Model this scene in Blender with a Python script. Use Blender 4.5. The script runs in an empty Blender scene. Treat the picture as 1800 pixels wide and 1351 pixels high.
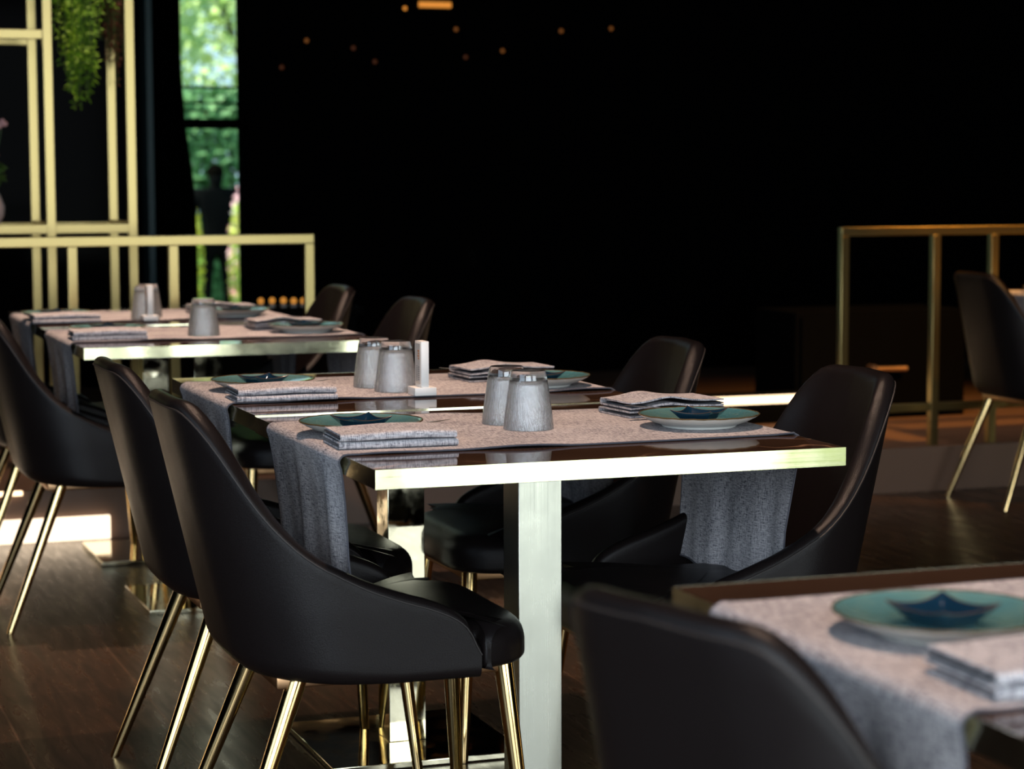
import bpy, bmesh, math, random
from mathutils import Vector, Matrix
PI = math.pi
sc = bpy.context.scene
COL = sc.collection

# ------------------------------------------------------------------ camera
YAW, PITCH, ROLL = 0.342036864, 0.0947558398, -0.00287615549
cam_d = bpy.data.cameras.new('camera'); cam = bpy.data.objects.new('camera', cam_d); COL.objects.link(cam)
fw = Vector((math.sin(YAW)*math.cos(PITCH), math.cos(YAW)*math.cos(PITCH), -math.sin(PITCH)))
rt = Vector((math.cos(YAW), -math.sin(YAW), 0)); up = rt.cross(fw)
r2 = rt*math.cos(ROLL)+up*math.sin(ROLL); u2 = -rt*math.sin(ROLL)+up*math.cos(ROLL)
m = Matrix((r2, u2, -fw)).transposed().to_4x4(); m.translation = Vector((-0.928373687, -3.22651515, 1.19852568))
cam.matrix_world = m
cam_d.sensor_width = 36.0; cam_d.lens = 36.0*3917.05533/1800
cam_d.clip_start = .05; cam_d.clip_end = 200
cam_d.dof.use_dof = True; cam_d.dof.focus_distance = 3.98; cam_d.dof.aperture_fstop = 5.2
sc.camera = cam

# ------------------------------------------------------------------ world, sun, big lights, exposure
w = bpy.data.worlds.new('sky'); sc.world = w; w.use_nodes = True
nt = w.node_tree; nt.nodes.clear()
bg = nt.nodes.new('ShaderNodeBackground'); wo = nt.nodes.new('ShaderNodeOutputWorld')
bg.inputs[0].default_value = (.62, .80, 1.0, 1); bg.inputs[1].default_value = 1.3
nt.links.new(bg.outputs[0], wo.inputs[0])
def light(name, typ, loc, direction, energy, color, **kw):
    d = bpy.data.lights.new(name, typ); d.energy = energy; d.color = color
    for k, v in kw.items(): setattr(d, k, v)
    o = bpy.data.objects.new(name, d); COL.objects.link(o); o.location = loc
    o.rotation_euler = Vector(direction).to_track_quat('-Z', 'Y').to_euler()
    return o
light('sun', 'SUN', (0, 0, 10), (.75, .02, -.8), 8.0, (1, .95, .80), angle=.01)
# daylight entering through the glass front behind the photographer
light('window_daylight', 'AREA', (1.90, -4.42, 1.43), (0, 1, 0), 82, (.88, .95, .98), shape='RECTANGLE', size=1.8, size_y=2.8)
light('front_fill_left', 'AREA', (-1.45, -4.42, 1.43), (.1, 1, 0), 165, (.80, .90, 1.0), shape='RECTANGLE', size=2.9, size_y=2.8)  # left panel added beside the glass front to brighten upright faces
light('side_fill', 'AREA', (-3.12, -1.2, 1.7), (1, .12, -.05), 72, (.62, .80, 1.0), shape='RECTANGLE', size=3.4, size_y=2.4)  # added panel for cool light from the left; this wall has no window
sc.view_settings.view_transform = 'Standard'; sc.view_settings.look = 'None'
sc.view_settings.gamma = 1; sc.view_settings.exposure = 0.0; sc.view_settings.use_curve_mapping = False
sc.cycles.sample_clamp_indirect = 4
WARM = (1.0, .68, .50)
for sx, sy, e in ((.35, .55, 240), (.45, 1.9, 120), (.35, 3.1, 330), (.45, -1.3, 210), (3.9, 3.5, 60), (3.4, 4.9, 60), (.35, 4.35, 120)):  # last spot added to brighten the hanging plants
    light('ceiling_spot', 'SPOT', (sx, sy, 3.1), (0, 0, -1), e, WARM, spot_size=math.radians(58), spot_blend=.8, shadow_soft_size=.035)
light('ceiling_spot', 'SPOT', (4.0, 2.2, 3.1), (-.1, 1.9, -2.3), 620, (1, .46, .10), spot_size=math.radians(40), spot_blend=.8, shadow_soft_size=.08)  # amber spot added to tint the right railing

# ------------------------------------------------------------------ helpers
def finish(name, bm, mat, parent=None, smooth=True, angle=40):
    me = bpy.data.meshes.new(name); bm.normal_update(); bm.to_mesh(me); bm.free()
    o = bpy.data.objects.new(name, me); COL.objects.link(o)
    if mat: me.materials.append(mat)
    if smooth:
        for p in me.polygons: p.use_smooth = True
        if angle: me.set_sharp_from_angle(angle=math.radians(angle))
    if parent: o.parent = parent
    return o
def tag(o, label, cat, group=None, kind=None):
    if label: o['label'] = label
    if cat: o['category'] = cat
    if group: o['group'] = group
    if kind: o['kind'] = kind
    return o
def thing(name, label, cat, loc=(0, 0, 0), rz=0, group=None):
    o = bpy.data.objects.new(name, None); COL.objects.link(o); o.empty_display_size = .1
    o.location = loc; o.rotation_euler = (0, 0, rz)
    return tag(o, label, cat, group)
def copy_tree(o, parent=None):
    c = o.copy(); COL.objects.link(c)
    if parent: c.parent = parent
    for ch in list(o.children): copy_tree(ch, c)
    return c
def add_box(bm, x0, x1, y0, y1, z0, z1, bev=0, seg=2):
    r = bmesh.ops.create_cube(bm, size=1)
    vs = r['verts']
    for v in vs: v.co = Vector(((x0+x1)/2+v.co.x*(x1-x0), (y0+y1)/2+v.co.y*(y1-y0), (z0+z1)/2+v.co.z*(z1-z0)))
    if bev:
        es = list({e for v in vs for e in v.link_edges})
        bmesh.ops.bevel(bm, geom=es, offset=bev, segments=seg, affect='EDGES', profile=.5)
def box(name, x0, x1, y0, y1, z0, z1, mat, parent=None, bev=0, seg=2):
    bm = bmesh.new(); add_box(bm, x0, x1, y0, y1, z0, z1, bev, seg); return finish(name, bm, mat, parent, bev > 0, 20)
def add_loft(bm, rings, closed=True, cap=(True, True), loop=False):
    rows = [[bm.verts.new(p) for p in r] for r in rings]
    n = len(rows[0]); R = len(rows)
    for i in range(R if loop else R-1):
        a, b = rows[i], rows[(i+1) % R]
        for j in range(n if closed else n-1):
            try: bm.faces.new((a[j], a[(j+1) % n], b[(j+1) % n], b[j]))
            except ValueError: pass
    if closed and not loop:
        if cap[0]: bm.faces.new(rows[0][::-1])
        if cap[1]: bm.faces.new(rows[-1])
    return rows
def add_tube(bm, pts, rad, seg=12):
    pts = [Vector(p) for p in pts]; n = len(pts)
    rr = rad if isinstance(rad, (list, tuple)) else [rad]*n
    ref = None; rings = []
    for i, p in enumerate(pts):
        t = (pts[min(i+1, n-1)]-pts[max(i-1, 0)]).normalized()
        if ref is None: ref = Vector((0, 0, 1)) if abs(t.z) < .9 else Vector((1, 0, 0))
        a = (ref-t*ref.dot(t)).normalized(); b = t.cross(a); ref = a
        rings.append([p+(a*math.cos(2*PI*k/seg)+b*math.sin(2*PI*k/seg))*rr[i] for k in range(seg)])
    add_loft(bm, rings)
def add_lathe(bm, prof, seg=64, cx=0, cy=0):
    rings = [[(cx+r*math.cos(2*PI*k/seg), cy+r*math.sin(2*PI*k/seg), z) for k in range(seg)] for r, z in prof]
    add_loft(bm, rings)
def interp(t, xs, ys):
    if t <= xs[0]: return ys[0]
    for i in range(1, len(xs)):
        if t <= xs[i]: return ys[i-1]+(ys[i]-ys[i-1])*(t-xs[i-1])/(xs[i]-xs[i-1])
    return ys[-1]

# ------------------------------------------------------------------ materials
class NT:
    def __init__(s, name):
        s.m = bpy.data.materials.new(name); s.m.use_nodes = True; s.t = s.m.node_tree
        s.b = s.t.nodes['Principled BSDF']
    def n(s, typ, **kw):
        x = s.t.nodes.new(typ)
        for k, v in kw.items():
            if k.startswith('_'): x.inputs[int(k[1:])].default_value = v
            elif k in [i.name for i in x.inputs] : x.inputs[k].default_value = v
            else: setattr(x, k, v)
        return x
    def l(s, a, b): s.t.links.new(a, b)
    def coord(s, scale=(1, 1, 1), kind='Object', loc=(0, 0, 0), rot=(0, 0, 0)):
        tc = s.n('ShaderNodeTexCoord'); mp = s.n('ShaderNodeMapping')
        mp.inputs['Scale'].default_value = scale; mp.inputs['Location'].default_value = loc; mp.inputs['Rotation'].default_value = rot
        s.l(tc.outputs[kind], mp.inputs[0]); return mp.outputs[0]
    def noise(s, vec, scale, detail=3, rough=.5, dist=0):
        x = s.n('ShaderNodeTexNoise'); x.inputs['Scale'].default_value = scale; x.inputs['Detail'].default_value = detail
        x.inputs['Roughness'].default_value = rough; x.inputs['Distortion'].default_value = dist
        s.l(vec, x.inputs['Vector']); return x.outputs['Fac']
    def ramp(s, fac, stops):
        x = s.n('ShaderNodeValToRGB'); e = x.color_ramp.elements
        while len(e) < len(stops): e.new(.5)
        for i, (p, c) in enumerate(stops): e[i].position = p; e[i].color = (*c, 1) if len(c) == 3 else c
        s.l(fac, x.inputs[0]); return x.outputs[0]
    def math(s, op, a, b=None):
        x = s.n('ShaderNodeMath', operation=op)
        for i, v in enumerate((a, b)):
            if v is None: continue
            if isinstance(v, (int, float)): x.inputs[i].default_value = v
            else: s.l(v, x.inputs[i])
        return x.outputs[0]
    def bump(s, h, strength=.3, dist=.001):
        x = s.n('ShaderNodeBump'); x.inputs['Strength'].default_value = strength; x.inputs['Distance'].default_value = dist
        s.l(h, x.inputs['Height']); s.l(x.outputs[0], s.b.inputs['Normal'])
    def set(s, color=None, rough=None, metal=None, **kw):
        if color is not None: s.b.inputs['Base Color'].default_value = (*color, 1)
        if rough is not None: s.b.inputs['Roughness'].default_value = rough
        if metal is not None: s.b.inputs['Metallic'].default_value = metal
        for k, v in kw.items(): s.b.inputs[k.replace('_', ' ')].default_value = v
        return s
def simple(name, color, rough=.5, metal=0, **kw): return NT(name).set(color, rough, metal, **kw).m
def emis(name, color, strength):
    s = NT(name).set((0, 0, 0), .5); s.b.inputs['Emission Color'].default_value = (*color, 1); s.b.inputs['Emission Strength'].default_value = strength
    return s.m

def m_leather():
    s = NT('black_leather').set((.0085, .0062, .0060), .4); s.b.inputs['Specular IOR Level'].default_value = .18
    v = s.n('ShaderNodeTexVoronoi'); v.inputs['Scale'].default_value = 850; s.l(s.coord(), v.inputs['Vector'])
    big = s.noise(s.coord(), 9, 2)
    s.l(s.ramp(big, [(.3, (.29,)*3), (.7, (.37,)*3)]), s.b.inputs['Roughness'])
    s.bump(s.math('ADD', v.outputs['Distance'], s.math('MULTIPLY', big, 1.5)), .4, .0006); return s.m
def m_gold(name, col, rough, streak=0, vert=True, smudge=True):
    s = NT(name).set(col, rough, 1.0)
    if smudge:
        n1 = s.noise(s.coord(), 14, 5, .65)
        lo = max(.02, rough-.05)
        if streak:
            n2 = s.noise(s.coord((900, 900, 2) if vert else (2, 900, 900)), 1, 2)
            s.l(s.ramp(s.math('ADD', s.math('MULTIPLY', n1, .45), s.math('MULTIPLY', n2, .55)), [(.35, (lo,)*3), (.65, (rough+.12,)*3)]), s.b.inputs['Roughness'])
            s.bump(n2, .05, .0002)
        else:
            s.l(s.ramp(n1, [(.4, (lo,)*3), (.7, (rough+.1,)*3)]), s.b.inputs['Roughness'])
    return s.m
def m_marble():
    s = NT('dark_brown_marble').set(None, .045)
    c = s.coord((1, 1, 1), loc=(.3, .1, 0), rot=(0, 0, .5))
    w1 = s.n('ShaderNodeTexNoise'); w1.inputs['Scale'].default_value = 2.2; w1.inputs['Detail'].default_value = 4; s.l(c, w1.inputs['Vector'])
    mx = s.n('ShaderNodeVectorMath', operation='MULTIPLY_ADD'); s.l(w1.outputs['Color'], mx.inputs[0]); mx.inputs[1].default_value = (.5, .5, .5); s.l(c, mx.inputs[2])
    v = s.n('ShaderNodeTexVoronoi', feature='DISTANCE_TO_EDGE'); v.inputs['Scale'].default_value = 3.2; s.l(mx.outputs[0], v.inputs['Vector'])
    vein = s.ramp(v.outputs['Distance'], [(0, (1, 1, 1)), (.006, (.5, .5, .5)), (.014, (0, 0, 0))])
    fade = s.ramp(s.noise(c, 3.5, 2), [(.45, (0, 0, 0)), (.62, (1, 1, 1))])
    f = s.math('MULTIPLY', vein, fade)
    base = s.ramp(s.noise(c, 5, 5), [(.3, (.036, .019, .012)), (.7, (.062, .034, .021))])
    mix = s.n('ShaderNodeMix', data_type='RGBA'); s.l(f, mix.inputs[0]); s.l(base, mix.inputs[6]); mix.inputs[7].default_value = (.42, .23, .13, 1)
    s.l(mix.outputs[2], s.b.inputs['Base Color']); return s.m
def m_linen(name, hi, lo, kind='UV'):
    s = NT(name).set(None, .95); s.b.inputs['Specular IOR Level'].default_value = .15
    a = s.noise(s.coord((46, 600, 600), kind), 1, 2, .6); b = s.noise(s.coord((600, 46, 600), kind), 1, 2, .6)
    c = s.noise(s.coord((260, 260, 260), kind), 1, 2, .7); d = s.noise(s.coord((8, 8, 8), kind), 1, 2, .5)
    f = s.math('ADD', s.math('MULTIPLY', s.math('ADD', a, b), .37), s.math('MULTIPLY', c, .26))
    f2 = s.math('ADD', f, s.math('MULTIPLY', s.math('SUBTRACT', d, .5), .12))
    mid = tuple((h*.6+l*.4) for h, l in zip(hi, lo))
    s.l(s.ramp(f2, [(.405, lo), (.495, mid), (.585, hi)]), s.b.inputs['Base Color'])
    s.bump(f2, .5, .0012); return s.m
def m_floor():
    s = NT('dark_wood_tile').set(None, .3)
    c = s.coord((1, 1, 1), rot=(0, 0, PI/2), loc=(-.036+1.2*2-.86, .36, 0))
    br = s.n('ShaderNodeTexBrick'); s.l(c, br.inputs['Vector'])
    br.inputs['Scale'].default_value = 1; br.inputs['Brick Width'].default_value = 1.2; br.inputs['Row Height'].default_value = .33
    br.inputs['Mortar Size'].default_value = .0025; br.inputs['Mortar Smooth'].default_value = .1; br.offset = .35
    br.inputs['Color1'].default_value = (.040, .024, .015, 1); br.inputs['Color2'].default_value = (.060, .036, .022, 1); br.inputs['Mortar'].default_value = (.11, .065, .04, 1)
    g = s.noise(s.coord((26, 3.2, 1)), 1.6, 4, .5, .6); g2 = s.noise(s.coord((140, 14, 1)), 1, 3, .6)
    mu = s.n('ShaderNodeMix', data_type='RGBA', blend_type='MULTIPLY'); mu.inputs[0].default_value = 1
    s.l(br.outputs['Color'], mu.inputs[6]); s.l(s.ramp(g, [(.35, (.55, .55, .55)), (.6, (1.15, 1.1, 1.05))]), mu.inputs[7])
    s.l(mu.outputs[2], s.b.inputs['Base Color'])
    s.l(s.ramp(g, [(.3, (.36,)*3), (.7, (.24,)*3)]), s.b.inputs['Roughness'])
    h = s.math('ADD', s.math('MULTIPLY', g, .6), s.math('MULTIPLY', g2, .4))
    s.bump(s.math('SUBTRACT', h, s.math('MULTIPLY', br.outputs['Fac'], 1.0)), .09, .002); return s.m
def m_plate():
    s = NT('teal_glaze').set(None, .12)
    n = s.noise(s.coord(), 160, 3, .7); n2 = s.noise(s.coord(), 12, 3)
    c1 = s.ramp(n2, [(.35, (.05, .17, .20)), (.7, (.12, .23, .21))])
    sp = s.ramp(n, [(.60, (0, 0, 0)), (.72, (1, 1, 1))])
    mix = s.n('ShaderNodeMix', data_type='RGBA'); s.l(s.math('MULTIPLY', sp, .45), mix.inputs[0]); s.l(c1, mix.inputs[6]); mix.inputs[7].default_value = (.40, .36, .22, 1)
    s.l(mix.outputs[2], s.b.inputs['Base Color']); s.bump(n, .12, .0008); s.b.inputs['Coat Weight'].default_value = .3; return s.m
def m_tumbler():
    s = NT('hammered_glass').set((.98, .99, .99), .07)
    s.b.inputs['Transmission Weight'].default_value = .86; s.b.inputs['IOR'].default_value = 1.5
    n = s.noise(s.coord((1, 1, .12)), 520, 3, .6); n2 = s.noise(s.coord((1, 1, .3)), 200, 2, .5)
    tc = s.n('ShaderNodeTexCoord'); sp = s.n('ShaderNodeSeparateXYZ'); s.l(tc.outputs['Object'], sp.inputs[0])
    mk = s.ramp(sp.outputs[2], [(.078, (1, 1, 1)), (.086, (0, 0, 0))])
    s.l(s.ramp(sp.outputs[2], [(.078, (.88,)*3), (.086, (1, 1, 1))]), s.b.inputs['Transmission Weight'])
    s.bump(s.math('MULTIPLY', s.math('ADD', n, n2), mk), .55, .0025)
    s.t.links.new(s.b.inputs['Normal'].links[0].from_socket, s.b.inputs['Coat Normal']); s.b.inputs['Coat Weight'].default_value = .6; s.b.inputs['Coat IOR'].default_value = 1.7; s.b.inputs['Coat Roughness'].default_value = .10; return s.m
def m_foliage(name, c1, c2, trans=.4):
    s = NT(name).set(None, .6)
    n = s.noise(s.coord(), 6, 3); s.l(s.ramp(n, [(.35, c1), (.65, c2)]), s.b.inputs['Base Color'])
    return s.m
LEATHER = m_leather()
PIPING = simple('leather_piping', (.018, .013, .011), .6)
LEG = m_gold('polished_gold', (.86, .60, .27), .12)
BRASS = m_gold('brushed_brass', (.47, .47, .40), .30, streak=1, vert=True)
EDGE = m_gold('brass_edge', (.83, .80, .56), .10, streak=1, vert=False)
MIRROR = m_gold('mirror_brass', (.72, .66, .46), .06)
RAILM = m_gold('satin_brass', (.41, .315, .13), .31, smudge=False)
MARBLE = m_marble()
LINEN = m_linen('grey_linen', (.56, .53, .54), (.075, .078, .095))
HEM = simple('hem_thread', (.07, .07, .085), .9)
NAPK = m_linen('napkin_linen', (.60, .575, .59), (.09, .092, .11))
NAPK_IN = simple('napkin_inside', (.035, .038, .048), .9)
TEAL = m_plate()
GLAZE_W = simple('white_glaze', (.62, .62, .57), .18)
RIMB = NT('brown_rim').set((.09, .055, .02), .2).m
DISH = NT('navy_glaze').set((.004, .022, .045), .12); DISH.b.inputs['Coat Weight'].default_value = .6; DISH = DISH.m
GLASS = m_tumbler()
CLEAR = NT('clear_glass').set((1, 1, 1), .02); CLEAR.b.inputs['Transmission Weight'].default_value = 1.0; CLEAR = CLEAR.m
STEEL = simple('cutlery_steel', (.85, .85, .85), .3, 1)
DARKW = simple('dark_chopstick', (.02, .014, .01), .3)
ACRYL = simple('white_acrylic', (.78, .77, .74), .35)
PRINT_O = simple('orange_print', (.60, .22, .06), .6); PRINT_G = simple('grey_print', (.25, .24, .23), .6); PAPER = simple('card_paper', (.62, .56, .50), .7)
FLOORM = m_floor()
BLACKG = NT('black_glass_wall').set((.0012, .0012, .0014), .09); BLACKG.b.inputs['Specular IOR Level'].default_value = .006; BLACKG = BLACKG.m
BLACKM = simple('black_paint', (.002, .002, .002), .9, 0, Specular_IOR_Level=.03)
CEILM = simple('dark_ceiling', (.012, .010, .009), .85)
RISERM = simple('brown_stone', (.17, .10, .065), .45)
AMBER = emis('amber_reflection', (1.0, .36, .05), .75); AMBERD = emis('amber_reflection_dim', (1.0, .33, .06), .16); AMBERX = emis('amber_reflection_faint', (1.0, .28, .08), .05)  # glow colours for lamp reflections built on the back wall
LED = emis('warm_led', (1.0, .78, .55), 2.2); LEDN = emis('warm_led_line', (1.0, .70, .42), 3.2)

# ------------------------------------------------------------------ setting
def struct(o): o['kind'] = 'structure'; return o
struct(box('floor', -3.2, 9, -4.5, 4.09, -.1, 0, FLOORM))
struct(box('ceiling', -3.2, 9, -4.6, 7.7, 3.2, 3.3, CEILM))
struct(box('wall_left', -3.3, -3.2, -4.6, 7.7, -.4, 3.3, BLACKM))
struct(box('wall_right', 9, 9.1, -4.6, 7.7, -.4, 3.3, BLACKM))
bm = bmesh.new()      # front wall with the wide glazed opening behind the photographer
add_box(bm, -3.2, -3.0, -4.6, -4.5, -.1, 3.2); add_box(bm, .05, .95, -4.6, -4.5, -.1, 3.2); add_box(bm, 3.5, 9, -4.6, -4.5, -.1, 3.2); add_box(bm, -3.0, 3.5, -4.6, -4.5, 2.9, 3.2)
struct(finish('wall_front', bm, BLACKM, None, False))
bm = bmesh.new()
for x in (-2.97, -1.45, .02, .98, 2.83, 3.47): add_box(bm, x-.03, x+.03, -4.58, -4.52, 0, 2.9)
struct(finish('window_2', bm, simple('dark_frame', (.02, .02, .02), .4), None, False))
# raised platform
bm = bmesh.new(); add_box(bm, -3.2, 9, 4.09, 7.5, -.1, .168)
struct(finish('trim_1', bm, RISERM, None, False))
# second, low step with its light line
struct(box('trim_2', -3.2, 2.2, 5.5, 7.5, .168, .175, RISERM))
# back wall of black glass with an opening where the mirrored window is built as real space
WX0, WX1 = 1.185, 1.508
bm = bmesh.new()
add_box(bm, -3.2, WX0, 7.5, 7.6, -.4, 3.2); add_box(bm, WX1, 9, 7.5, 7.6, -.4, 3.2); add_box(bm, WX0, WX1, 7.5, 7.6, -.4, .5); 
struct(finish('wall_back', bm, BLACKG, None, False))
bm = bmesh.new()
for x in (-1, 1.02, 2.34, 4.2, 6.1): add_box(bm, x-.006, x+.006, 7.485, 7.5, .168, 3.2)
add_box(bm, 1.55, 9, 7.487, 7.5, 1.54, 1.552)
struct(finish('trim_3', bm, simple('panel_joint', (.0012, .0014, .0016), .8, 0, Specular_IOR_Level=0), None, False))
box_ = box('trim_4', 1.000, 1.028, 7.30, 7.46, .168, 3.2, simple('teal_glass_edge', (.03, .06, .065), .3, 0, Specular_IOR_Level=.1)); struct(box_)
# reflected_window: mirrored window and its mullions, built as a real frame
FR = simple('window_black', (.001, .001, .001), .9, 0, Specular_IOR_Level=0)
wf = thing('reflected_window', None, None); del_ = None
wf['kind'] = 'structure'
bm = bmesh.new()
for x in (WX0-.015, WX1-.005): add_box(bm, x, x+.02, 7.44, 7.62, .45, 3.2)
for (z, h) in ((1.608, .010), (1.535, .008), (1.50, .004)): add_box(bm, WX0, WX1, 7.5, 7.54, z, z+h)
r0 = add_box(bm, WX0, WX1, 7.5, 7.54, 1.415, 1.462)
fo = finish('window_frame', bm, FR, wf, False)
bm = bmesh.new(); add_box(bm, WX0, WX1, 7.555, 7.56, .5, 3.2)
finish('window_pane', bm, NT('pane').set((.8, .95, .85), .01, 0, Transmission_Weight=1.0, IOR=1.0).m, wf, False)

# black curtain added to shape the reflection's wavy left edge
bm = bmesh.new(); rings = []
for k in range(41):
    z = .17+3.0*k/40; e = interp(z, (.17, .95, 1.15, 1.45, 1.7, 3.2), (1.262, 1.256, 1.245, 1.208, 1.192, 1.19))
    front = [(1.05+(e-1.05)*j/24, 7.42+.018*math.sin(j*1.35+z*.6), z) for j in range(25)]
    rings.append(front+[(x, y+.004, zz) for x, y, zz in front[::-1]])
add_loft(bm, rings)
tag(finish('curtain', bm, FR, None, True, 60), 'black curtain added to shape the wavy left edge of the reflected window', 'curtain')

# ------------------------------------------------------------------ mirrored outdoors, built as real things behind the back wall
struct(box('floor_garden', -12, 24, 7.6, 40, -.6, -.5, simple('garden_paving', (.03, .10, .035), .8)))
struct(box('floor_terrace', -14, 20, -30, -4.6, -.12, -.02, simple('terrace_paving', (.34, .42, .22), .7)))
rng = random.Random(4)
def leaf_cloud(bm, cx, cy, cz, rx, ry, rz_, n, size, rg, droop=0):
    for _ in range(n):
        while True:
            p = Vector((rg.uniform(-1, 1), rg.uniform(-1, 1), rg.uniform(-1, 1)))
            if p.length <= 1: break
        p = p.normalized()*(p.length**.4)
        c = Vector((cx+p.x*rx, cy+p.y*ry, cz+p.z*rz_))
        a = Vector((rg.gauss(0, 1), rg.gauss(0, 1), rg.gauss(0, 1))).normalized(); b = a.orthogonal().normalized()
        L = size*rg.uniform(.6, 1.4); W = L*.45
        vs = [bm.verts.new(c+a*L*x+b*W*y) for x, y in ((-.5, 0), (0, -.5), (.5, 0), (0, .5))]
        bm.faces.new(vs)
def tree(x, y, h, r, c1, c2, label, n=2600, zc=None):
    t = thing('reflected_tree', label, 'tree', (x, y, -.5), 0, 'trees of the mirrored garden')
    bm = bmesh.new(); add_tube(bm, [(0, 0, 0), (.05, .02, h*.35), (-.04, 0, h*.7)], [.13, .10, .05], 10)
    for k in range(4):
        a = k*1.6+.4; add_tube(bm, [(0, 0, h*.4), (math.cos(a)*r*.5, math.sin(a)*r*.5, h*.7)], [.05, .015], 6)
    finish('trunk', bm, simple('bark', (.05, .04, .03), .9), t)
    bm = bmesh.new(); rg = random.Random(int(x*100+y))
    for k in range(9):
        a = rg.uniform(0, 2*PI); q = rg.uniform(0, .6)*r
        leaf_cloud(bm, math.cos(a)*q, math.sin(a)*q, h*rg.uniform(.45, .85), r*.5, r*.5, h*.16, n//9, .22, rg)
    finish('foliage', bm, m_foliage('tree_leaf', c1, c2), t, False)
tree(4.1, 27.0, 7.6, 1.5, (.40, .60, .16), (.70, .82, .34), 'bright green tree in the left part of the reflected window', 3600)
tree(7.0, 31.5, 8.0, 2.1, (.46, .62, .18), (.78, .84, .40), 'yellow-green tree in the right part of the reflected window', 3600)
tree(6.4, 36.5, 8.5, 2.2, (.25, .45, .16), (.45, .60, .28), 'darker tree farthest back in the reflected window', 3200)
def bush(x, y, rx, ry, h, mat, name, label, cat, n=1500, sz=.14):
    bm = bmesh.new(); rg = random.Random(int(x*31+y*7))
    leaf_cloud(bm, 0, 0, h*.5, rx, ry, h*.5, n, sz, rg); add_tube(bm, [(0, 0, 0), (0, 0, h*.5)], [.05, .02], 6)
    o = finish(name, bm, mat, None, False); o.location = (x, y, -.5); tag(o, label, cat); return o
bush(4.9, 24.0, 2.2, .6, 2.75, m_foliage('hedge_leaf', (.10, .25, .09), (.19, .36, .14)), 'reflected_hedge', 'dark green hedge behind the standing figure in the reflected window', 'hedge', 12000, .19)
bush(3.71, 19.5, .085, .10, 1.34, m_foliage('yellow_bloom', (.75, .62, .03), (.25, .42, .05)), 'reflected_shrub', 'yellow flowering shrub in the reflected window, left of the figure', 'shrub', 420, .07)
bush(4.16, 19.5, .10, .10, 1.40, m_foliage('yellow_bloom_pale', (.9, .75, .15), (.35, .50, .08)), 'reflected_shrub', 'pale yellow flowering shrub in the reflected window, right of the figure', 'shrub', 520, .07)
bush(4.30, 20.0, .13, .12, 1.58, m_foliage('pink_bloom', (.95, .25, .35), (.9, .75, .8)), 'reflected_shrub', 'pink and white blossoms in the reflected window above the yellow shrub', 'shrub', 420, .08)

# camera operator's reflection, built as a dark figure standing outdoors
def person():
    px, py = 4.14, 20.5
    t = thing('person', 'person mirrored in the dark glass, built as a standing silhouette in the reflected window', 'person', (px, py, -.5), 0)
    H = 1.76; K = H/1.76
    me = bpy.data.meshes.new('body'); P = {}
    V = [(0, 0, .95), (0, 0, 1.12), (0, 0, 1.41), (0, -.01, 1.52), (0, -.02, 1.56), (0, -.03, 1.63), (0, -.03, 1.70),
         (.20, 0, 1.49), (.29, -.03, 1.15), (.22, -.14, .93), (.20, -.19, .86),
         (-.20, 0, 1.49), (-.30, -.03, 1.15), (-.24, -.12, .93), (-.22, -.17, .86),
         (.10, 0, .88), (.12, -.01, .48), (.13, .01, .08), (.14, -.12, .03),
         (-.10, 0, .88), (-.11, -.02, .48), (-.12, .01, .08), (-.14, -.12, .03)]
    Rr = [.15, .145,   .20, .085, .065, .088, .085, .075, .05, .036, .03, .075, .05, .036, .03, .09, .062, .042, .035, .09, .062, .042, .035]
    E = [(0, 1), (1, 2), (2, 3), (3, 4), (4, 5), (5, 6), (2, 7), (7, 8), (8, 9), (9, 10), (2, 11), (11, 12), (12, 13), (13, 14), (0, 15), (15, 16), (16, 17), (17, 18), (0, 19), (19, 20), (20, 21), (21, 22)]
    for s_, hx in ((10, 1), (14, -1)):
        b = V[s_]
        for k, (dx, L) in enumerate(((-.025, .075), (-.008, .085), (.008, .082), (.024, .07))):
            V.append((b[0]+dx, b[1]-.03, b[2]-.02)); Rr.append(.009); V.append((b[0]+dx, b[1]-.04-L*.3, b[2]-.02-L)); Rr.append(.008)
            E += [(s_, len(V)-2), (len(V)-2, len(V)-1)]
        V.append((b[0]-.04*hx, b[1]-.05, b[2]-.03)); Rr.append(.009); E.append((s_, len(V)-1))
    me.from_pydata(V, E, [])
    o = bpy.data.objects.new('body', me); COL.objects.link(o); o.parent = t
    md = o.modifiers.new('skin', 'SKIN')
    sv = me.skin_vertices[0].data if me.skin_vertices else None
    if sv is None:
        bm = bmesh.new(); bm.from_mesh(me); bm.verts.layers.skin.verify(); bm.to_mesh(me); bm.free(); sv = me.skin_vertices[0].data
    for i, r in enumerate(Rr): sv[i].radius = (r, r*.8 if i in (0, 1, 2) else r); sv[i].use_root = (i == 0)
    s2 = o.modifiers.new('sub', 'SUBSURF'); s2.levels = 2; s2.render_levels = 2
    me.materials.append(simple('dark_clothes', (.003, .003, .0035), .9, 0, Specular_IOR_Level=.05))
    bm = bmesh.new(); bmesh.ops.create_uvsphere(bm, u_segments=20, v_segments=12, radius=.105)
    for v in bm.verts: v.co = Vector((v.co.x*.92, v.co.y*1.0+.0, max(v.co.z, -.03)+1.70))
    finish('hair', bm, simple('dark_hair', (.003, .0025, .002), .9, 0, Specular_IOR_Level=0), t)
person()

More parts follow.
